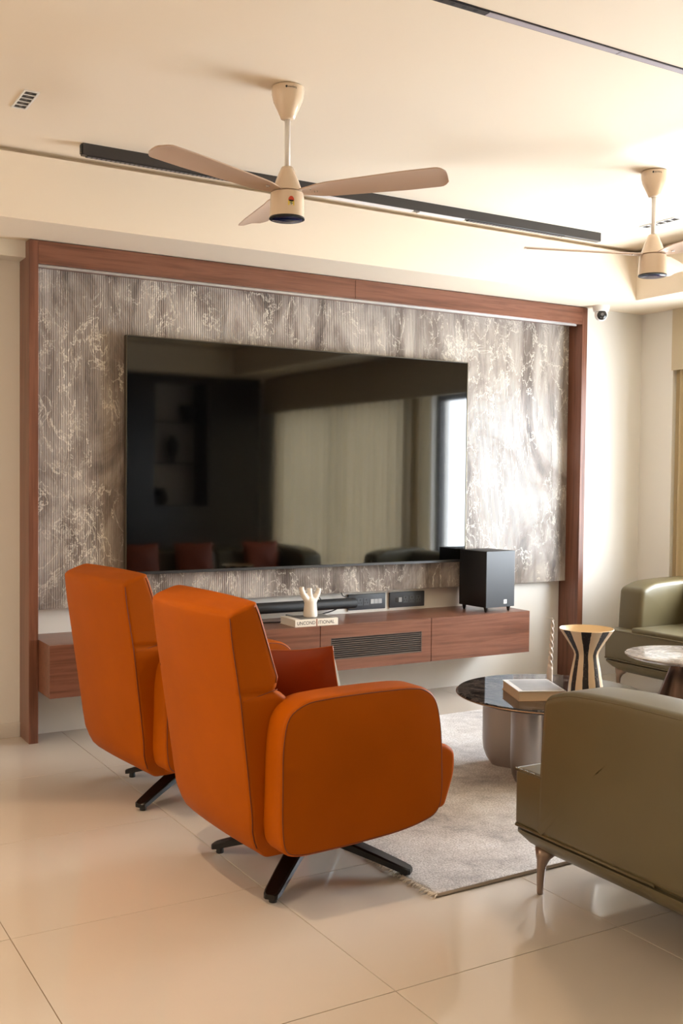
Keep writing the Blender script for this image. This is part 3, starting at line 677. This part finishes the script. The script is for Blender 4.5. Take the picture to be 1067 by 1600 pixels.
# ================================================================== SOFAS
def make_sofa(label, loc, rz, Ls, D_=.70):
    """local: x along the sofa 0..Ls, front at y=0 facing +y, back at y=-depth"""
    t = thing('sofa', label, 'sofa', loc, rz, None); AW = .20
    # arms: outline in (y, z)
    ol = roundpoly([(-.105, .208, .01), (-.112, .45, .1), (-.128, .658, .032), (-.23, .696, .1), (-.42, .710, .1), (-D_+.01, .713, .05), (-D_, .208, .02)], 7)
    for s in (0, 1):
        d0, d1 = (0, AW) if s == 0 else (Ls, Ls-AW)
        bm = bmesh.new(); slab(bm, ol, d0, d1, .030, lambda a, b, d: (d, a, b), bulge=.006); ar = obj('arm', bm, OLIVE, t, angle=80)
        bm = bmesh.new(); q = inset(ol, .014); tube(bm, [(d0+(.0065 if s == 0 else -.0065), p.x, p.y) for p in q], .0028, 6, True); obj('piping', bm, OLIVED, ar, smooth=True)
    # seat block
    bx('seat', (.004, Ls-.004, -.60, 0, .215, .405), OLIVE, t, .016, 3)
    bm = bmesh.new()
    tube(bm, [(.006+.002*math.sin(k*1.9), -.10+.0026*k, .400+.0022*math.sin(k*1.9+1)) for k in range(38)], .0035, 5)
    for z, o_ in ((.399, .006), (.218, .003)):
        tube(bm, [(o_, -.60, z), (o_, -.2, z), (o_+.001, -.01, z), (o_+.012, -.001, z), (Ls/2, .002, z), (Ls-.012-o_, -.001, z), (Ls-o_, -.01, z), (Ls-o_, -.2, z), (Ls-o_, -.6, z)], .0045, 6)
    obj('seat_piping', bm, OLIVED, t, smooth=True)
    nS = 3; wS = (Ls-2*AW-.02)/nS
    for k in range(nS): bx('seat_cushion', (AW+.01+k*wS+.004, AW+.01+(k+1)*wS-.004, -.56, -.012, .385, .432), OLIVE, t, .016, 3)
    for k in range(nS):
        bm = bmesh.new(); po = roundpoly([(-.56, .40, .03), (-.46, .40, .04), (-.50, .70, .05), (-.60, .70, .04)]); a = AW+.012+k*wS
        slab(bm, po, a, a+wS-.008, .03, lambda p, q_, d: (d, p, q_), bulge=.01); obj('back_cushion', bm, OLIVE, t, angle=80)
    bx('back_frame', (.06, Ls-.06, -D_+.005, -.58, .215, .695), OLIVE, t, .03, 3)
    # tapered base under the body
    bm = bmesh.new(); rs = []
    for z, i_ in ((.206, .004), (.196, .004), (.165, .030), (.140, .065), (.128, .105)):
        po = roundpoly([(i_, 0-i_, .03), (Ls-i_, 0-i_, .03), (Ls-i_, -D_+i_*.4, .03), (i_, -D_+i_*.4, .03)], 4); rs.append([(p.x, p.y, z) for p in po])
    for r in rs[:]: pass
    rings(bm, rs); obj('base', bm, OLIVE, t, angle=50)
    bm = bmesh.new(); i_ = .022; po = roundpoly([(i_, -i_, .02), (Ls-i_, -i_, .02), (Ls-i_, -D_+i_, .02), (i_, -D_+i_, .02)], 4)
    rings(bm, [[(p.x, p.y, z) for p in po] for z in (.2035, .217)]); obj('base_recess', bm, OLIVE, t)
    # cast legs flaring up into the base
    for lx in (.055, Ls-.055):
        for ly in (-.075, -D_+.09):
            bm = bmesh.new(); sg = 1 if lx < 1 else -1; rs = []
            for z, cx_, r in ((0, 0, .0095), (.004, 0, .0115), (.05, .001, .0135), (.09, .004, .0165), (.112, .012, .024), (.126, .022, .036), (.150, .024, .040)):
                rs.append([(lx+sg*cx_+r*math.cos(2*PI*k/16), ly+r*.8*math.sin(2*PI*k/16), z) for k in range(16)])
            rings(bm, rs); obj('leg', bm, mat('bronze_leg', srgb(150, 128, 112), .3, metal=.5), t, smooth=True)
    return t
s1 = make_sofa('olive leather sofa with its arm end on the bare tiles beside the rug', (2.205, 2.612, 0), 0, 2.36, .98)
s2 = make_sofa('olive leather sofa beyond the round tables, in front of the curtain', (4.80, 2.60, 0), PI/2, 2.23)
for k, (x, lab) in enumerate(((2.98, 'orange scatter cushion on the olive sofa, next to the arm beside the rug'), (3.46, 'orange scatter cushion in the middle of three on the olive sofa'), (4.10, 'orange scatter cushion on the olive sofa, at the end towards the other sofa'))):
    o = half_pillow(1); b2 = half_pillow(-1)
    c_ = thing('scatter_cushion', lab, 'cushion', (x, 2.205, .602), 0, 'orange cushions on the olive sofa')
    for nm, bb in (('front_face', o), ('rear_face', b2)): p_ = obj(nm, bb, MATS['orange_suede'], c_, smooth=True)
    c_.scale = (.82, .8, .82); c_.rotation_euler = (math.radians(12), 0, math.radians((-4, 5, 2)[k]))

# ================================================================== RUG AND TABLES
RUGZ = .008
def rug_mat():
    M = bpy.data.materials.new('mottled_grey_rug'); M.use_nodes = True; nt = M.node_tree; N = nt.nodes; L = nt.links; b = N['Principled BSDF']; b.inputs['Roughness'].default_value = .95
    b.inputs['Sheen Weight'].default_value = .3
    tc = N.new('ShaderNodeTexCoord')
    n1 = N.new('ShaderNodeTexNoise'); n1.inputs['Scale'].default_value = 2.6; n1.inputs['Detail'].default_value = 10; n1.inputs['Roughness'].default_value = .7; L.new(tc.outputs['Object'], n1.inputs['Vector'])
    n2 = N.new('ShaderNodeTexNoise'); n2.inputs['Scale'].default_value = 140; n2.inputs['Detail'].default_value = 4; L.new(tc.outputs['Object'], n2.inputs['Vector'])
    r = ramp(N, [(.34, srgb(150, 146, 147)), (.44, srgb(202, 196, 191)), (.53, srgb(228, 223, 218)), (.66, srgb(244, 242, 240))]); L.new(n1.outputs['Fac'], r.inputs[0])
    r2 = ramp(N, [(.40, (.60, .59, .59)), (.56, (1.1, 1.11, 1.14))]); L.new(n2.outputs['Fac'], r2.inputs[0])
    mx = N.new('ShaderNodeMixRGB'); mx.blend_type = 'MULTIPLY'; mx.inputs[0].default_value = .75; L.new(r.outputs[0], mx.inputs[1]); L.new(r2.outputs[0], mx.inputs[2]); L.new(mx.outputs[0], b.inputs['Base Color'])
    bp = N.new('ShaderNodeBump'); bp.inputs['Strength'].default_value = .9; bp.inputs['Distance'].default_value = .004; L.new(n2.outputs['Fac'], bp.inputs['Height']); L.new(bp.outputs[0], b.inputs['Normal'])
    return M
rg = thing('rug', 'mottled grey and cream woven rug with a fringed end under the coffee table', 'rug', (1.945, 2.675, 0), math.radians(1.2))
RL, RW = 2.62, 2.05
bm = bmesh.new(); nx, ny = 110, 90; G = []
for i in range(nx+1):
    row = []
    for j in range(ny+1):
        x, y = RL*i/nx, RW*j/ny; e = min(x, y, RL-x, RW-y)
        z = RUGZ*min(1, .55+e/.02) - .0006 + .0009*random.random()
        xx = x + (.006*math.sin(y*31)+.004*math.sin(y*77+1) if i == 0 else 0)
        row.append(bm.verts.new((xx, y, z)))
    G.append(row)
for i in range(nx):
    for j in range(ny): bm.faces.new((G[i][j], G[i+1][j], G[i+1][j+1], G[i][j+1]))
rim = [G[i][0] for i in range(nx+1)] + [G[nx][j] for j in range(1, ny+1)] + [G[i][ny] for i in range(nx-1, -1, -1)] + [G[0][j] for j in range(ny-1, 0, -1)]
low = [bm.verts.new((v.co.x, v.co.y, .0005)) for v in rim]
for k in range(len(rim)): k2 = (k+1) % len(rim); bm.faces.new((rim[k], rim[k2], low[k2], low[k]))
obj('pile', bm, rug_mat(), rg, smooth=True)
bm = bmesh.new(); tube(bm, [(.0, .002, .006), (RL/2, .002, .006), (RL, .002, .006)], .006, 8); obj('edge_binding', bm, mat('taupe_binding', srgb(150, 138, 124), .9), rg, smooth=True)
bm = bmesh.new()
for k in range(260):
    y = RW*k/260; L_ = random.uniform(.008, .022); dy = random.uniform(-.012, .012)
    tube(bm, [(.004, y, .009), (-L_*.5, y+dy*.4, .008), (-L_, y+dy, .003)], [.0032, .0026, .0015], 5)
fr_ = obj('fringe', bm, mat('cream_fringe', srgb(216, 206, 192), .9), rg); fr_['kind'] = 'stuff'

TC = (3.255, 3.604); TR = .432; TZ = .37
ct = thing('coffee_table', 'round dark marble coffee table on bronze slab legs standing on the rug', 'table', (TC[0], TC[1], 0))
bm = bmesh.new(); lathe(bm, [(TR-.035, TZ-.026), (TR-.008, TZ-.016), (TR, TZ-.008), (TR-.001, TZ-.004), (TR-.006, TZ)], 96)
obj('top', bm, tabletop_marble('dark_brown_marble', srgb(26, 23, 23), srgb(92, 80, 72), 4.2, .05), ct, angle=25)
bm = bmesh.new(); pts = [((TR-.0005)*math.cos(2*PI*k/96), (TR-.0005)*math.sin(2*PI*k/96), TZ-.009) for k in range(96)]; tube(bm, pts, .0032, 6, True); obj('rim_band', bm, mat('bronze_rim', srgb(170, 140, 112), .22, metal=.9), ct, smooth=True)
def stadium(a, L_, th_):
    P = []
    for sgn, a0 in ((1, -PI/2), (-1, PI/2)):
        for k in range(17):
            q = a0+PI*k/16; P.append((sgn*(L_-th_)+th_*math.cos(q), th_*math.sin(q)))
    return [(x*math.cos(a)-y*math.sin(a), x*math.sin(a)+y*math.cos(a)) for x, y in P]
for a, L_ in ((math.radians(121), .325), (math.radians(206), .335)):
    bm = bmesh.new(); rs = []
    for z, s in ((RUGZ-.001, .86), (.02, .89), (.04, .94), (.075, .985), (.12, 1), (TZ-.024, 1)): rs.append([(x, y, z) for x, y in stadium(a, L_*s, .072*(.9+.1*s))])
    rings(bm, rs); obj('slab_leg', bm, GUN, ct, angle=50)
# book on coffee table
b2 = thing('picture_book', 'thick hardback book with a grey picture cover on the marble coffee table', 'book', (3.135, 3.585, TZ), math.radians(-24))
bx('pages', (-.105, .105, -.130, .130, .003, .041), PAPER, b2); bx('top_cover', (-.108, .108, -.134, .134, .041, .044), mat('white_cover', srgb(228, 226, 224), .35), b2)
bx('bottom_cover', (-.108, .108, -.134, .134, 0, .003), mat('tan_cover', srgb(206, 176, 142), .5), b2); bx('spine', (.104, .108, -.134, .134, 0, .044), MATS['white_cover'], b2)
bx('cover_picture', (-.085, .098, -.115, .118, .0440, .0445), mat('grey_picture_print', srgb(150, 150, 152), .3, var=.3, scale=7), b2)
# twisted candle
cn = thing('twisted_candle', 'thin twisted beige candle in a small holder on the marble coffee table', 'candle', (3.362, 3.732, TZ))
bm = bmesh.new(); lathe(bm, [(.018, 0), (.019, .004), (.014, .007), (.012, .018), (.0105, .019)], 24); obj('holder', bm, mat('dark_bronze', srgb(70, 60, 52), .3, metal=.8), cn, angle=40)
bm = bmesh.new(); rs = []; nz = 260
for k in range(nz+1):
    z = .012+.295*k/nz; tw = max(0, (z-.085))*200; fade = min(1, max(0, (z-.075)/.02)); r0 = .0145-.006*(k/nz); lean = .010*(k/nz)**1.2
    rs.append([((r0*(1-.30*fade+.30*fade*math.cos(2*(2*PI*q/20)+tw)))*math.cos(2*PI*q/20)+lean*.85, (r0*(1-.30*fade+.30*fade*math.cos(2*(2*PI*q/20)+tw)))*math.sin(2*PI*q/20)-lean*.5, z) for q in range(20)])
rings(bm, rs); obj('wax', bm, mat('beige_wax', srgb(206, 190, 178), .45), cn, smooth=True)
bm = bmesh.new(); tube(bm, [(.0085, -.005, .305), (.009, -.0052, .316), (-.004, .003, .318), (-.020, .012, .3175)], .0011, 6); obj('wick', bm, mat('cream_wick', srgb(226, 216, 196), .8), cn, smooth=True)
# striped vase
def stripe_mat():
    M = bpy.data.materials.new('painted_stripes'); M.use_nodes = True; nt = M.node_tree; N = nt.nodes; L = nt.links; b = N['Principled BSDF']; b.inputs['Roughness'].default_value = .5
    tc = N.new('ShaderNodeTexCoord'); sp = N.new('ShaderNodeSeparateXYZ'); L.new(tc.outputs['Object'], sp.inputs[0])
    at = N.new('ShaderNodeMath'); at.operation = 'ARCTAN2'; L.new(sp.outputs[1], at.inputs[0]); L.new(sp.outputs[0], at.inputs[1])
    ns = N.new('ShaderNodeTexNoise'); ns.inputs['Scale'].default_value = 40; L.new(tc.outputs['Object'], ns.inputs['Vector'])
    nm = N.new('ShaderNodeMath'); nm.operation = 'MULTIPLY_ADD'; nm.inputs[1].default_value = .06; L.new(ns.outputs['Fac'], nm.inputs[0]); L.new(at.outputs[0], nm.inputs[2])
    ml = N.new('ShaderNodeMath'); ml.operation = 'MULTIPLY_ADD'; ml.inputs[1].default_value = 8; ml.inputs[2].default_value = -8*(-2.318)+.0; L.new(nm.outputs[0], ml.inputs[0])
    co = N.new('ShaderNodeMath'); co.operation = 'COSINE'; L.new(ml.outputs[0], co.inputs[0])
    r = ramp(N, [(.10, (0, 0, 0)), (.16, (1, 1, 1))]); L.new(co.outputs[0], r.inputs[0])
    n2 = N.new('ShaderNodeTexNoise'); n2.inputs['Scale'].default_value = 120; L.new(tc.outputs['Object'], n2.inputs['Vector'])
    sp2 = ramp(N, [(.62, srgb(34, 28, 30)), (.72, srgb(120, 108, 100))]); L.new(n2.outputs['Fac'], sp2.inputs[0])
    mx = N.new('ShaderNodeMixRGB'); mx.inputs[1].default_value = srgb(226, 204, 172); L.new(r.outputs[0], mx.inputs[0]); L.new(sp2.outputs[0], mx.inputs[2]); L.new(mx.outputs[0], b.inputs['Base Color']); return M
sv = thing('striped_vase', 'cream hourglass vase with black painted stripes on the marble coffee table', 'vase', (3.305, 3.432, TZ))
prof = [(.078, 0), (.080, .006), (.076, .06), (.066, .12), (.055, .178), (.053, .195), (.058, .212), (.082, .250), (.106, .286), (.1215, .309)]
bm = bmesh.new(); n = 64; rs = []
def vring(r, z, lob): return [(r*(1+lob*math.cos(8*(2*PI*k/n)-8*(-2.318)))*math.cos(2*PI*k/n), r*(1+lob*math.cos(8*(2*PI*k/n)-8*(-2.318)))*math.sin(2*PI*k/n), z) for k in range(n)]
for r, z in prof: rs.append(vring(r, z, -.012*max(0, (z-.15)/.16)))
rings(bm, rs, True, False); obj('body', bm, stripe_mat(), sv, angle=60)
bm = bmesh.new(); rs = [vring(.1215, .309, -.012), vring(.1185, .311, -.012), vring(.115, .306, -.012)] + [vring(r-.006, z, 0) for r, z in prof[::-1][1:-1]]
rings(bm, rs, False, True); obj('inner_lining', bm, mat('cream_glaze', srgb(228, 198, 152), .4), sv, angle=60)
# side table
sd = thing('side_table', 'round pale marble side table on a flared bronze pedestal', 'table', (4.24, 3.70, 0))
bm = bmesh.new(); lathe(bm, [(.262, .428), (.286, .438), (.293, .444), (.292, .447), (.288, .450)], 80)
obj('top', bm, tabletop_marble('pale_brown_marble', srgb(128, 116, 108), srgb(176, 164, 152), 5, .05), sd, angle=25)
bm = bmesh.new(); lathe(bm, [(.20, RUGZ-.001), (.205, .018), (.175, .10), (.128, .22), (.075, .36), (.055, .41), (.060, .429)], 48); obj('pedestal', bm, mat('dark_bronze_sheen', srgb(96, 78, 68), .22, metal=.9), sd, angle=50)

# ================================================================== CURTAINS
def curtain(label, ya, yb, x, ztop, zbot, fold, amp, group=None):
    bm = bmesh.new(); n = int(abs(yb-ya)/fold*10); rows = [zbot, zbot+.5, (zbot+ztop)/2, ztop]; V = []
    for z in rows:
        k_ = 1.0 if z < ztop-.01 else .8
        V.append([bm.verts.new((x+amp*k_*(math.sin(2*PI*i/10)+.25*math.sin(2*PI*i/23+1)), ya+(yb-ya)*i/n+.12*fold*math.sin(2*PI*i/10+.8), z)) for i in range(n+1)])
    for a, b in zip(V, V[1:]):
        for i in range(n): bm.faces.new((a[i], a[i+1], b[i+1], b[i]))
    o = obj('curtain', bm, CURT, smooth=True); 
    return tag(o, label, 'curtain')
curtain('beige pleated curtain hanging in the corner beside the portal', 4.50, 4.95, 5.562, ZS-.02, .02, .052, .030)
curtain('beige pleated curtain drawn along the window wall, mirrored in the television', -.55, 2.62, 5.605, ZS-.02, .02, .13, .040)
pl = bx('pelmet', (5.500, 5.518, -.6, ALC-.003, 2.090, ZS), PELM); tag(pl, 'beige pelmet board hiding the curtain heads in the corner', 'pelmet')

# ================================================================== BACK OF THE ROOM (mirrored in the television)
cb = thing('display_cabinet', 'tall dark display cabinet with a pale open niche, mirrored in the television', 'cabinet', (4.3, -.85, 0))
def cbx(nm, d, m_): return bx(nm, rel(cb, d), m_, cb)
NX0, NX1, NZ0, NZ1 = 4.15, 4.80, 1.0, 2.42
cbx('side_section', (2.6, NX0, -1.09, -.62, 0, 2.49), CABDARK); cbx('side_section', (NX1, 5.45, -1.09, -.62, 0, 2.49), CABDARK)
cbx('lower_section', (NX0, NX1, -1.09, -.62, 0, NZ0), CABDARK); cbx('upper_section', (NX0, NX1, -1.09, -.62, NZ1, 2.49), CABDARK)
cbx('niche_back', (NX0, NX1, -1.09, -1.06, NZ0, NZ1), NICHE)
for z in (1.48, 1.95): cbx('shelf', (NX0, NX1, -1.06, -.80, z, z+.02), CABDARK)
for (x, z, lab, pr) in ((4.33, 1.0, 'dark round pot on the bottom shelf of the display cabinet', [(.05, 0), (.09, .06), (.08, .14), (.05, .17), (.06, .2)]), (4.48, 1.50, 'dark slender urn on the middle shelf of the display cabinet', [(.04, 0), (.03, .04), (.06, .12), (.07, .22), (.03, .28), (.04, .31)]), (4.68, 1.97, 'dark wide bowl on the top shelf of the display cabinet', [(.04, 0), (.07, .05), (.10, .16), (.11, .2)])):
    bm = bmesh.new(); lathe(bm, pr, 28); tag(obj('pot', bm, mat('dark_pot', srgb(30, 28, 26), .4), None, (x, -.93, z), angle=50), lab, 'pot')
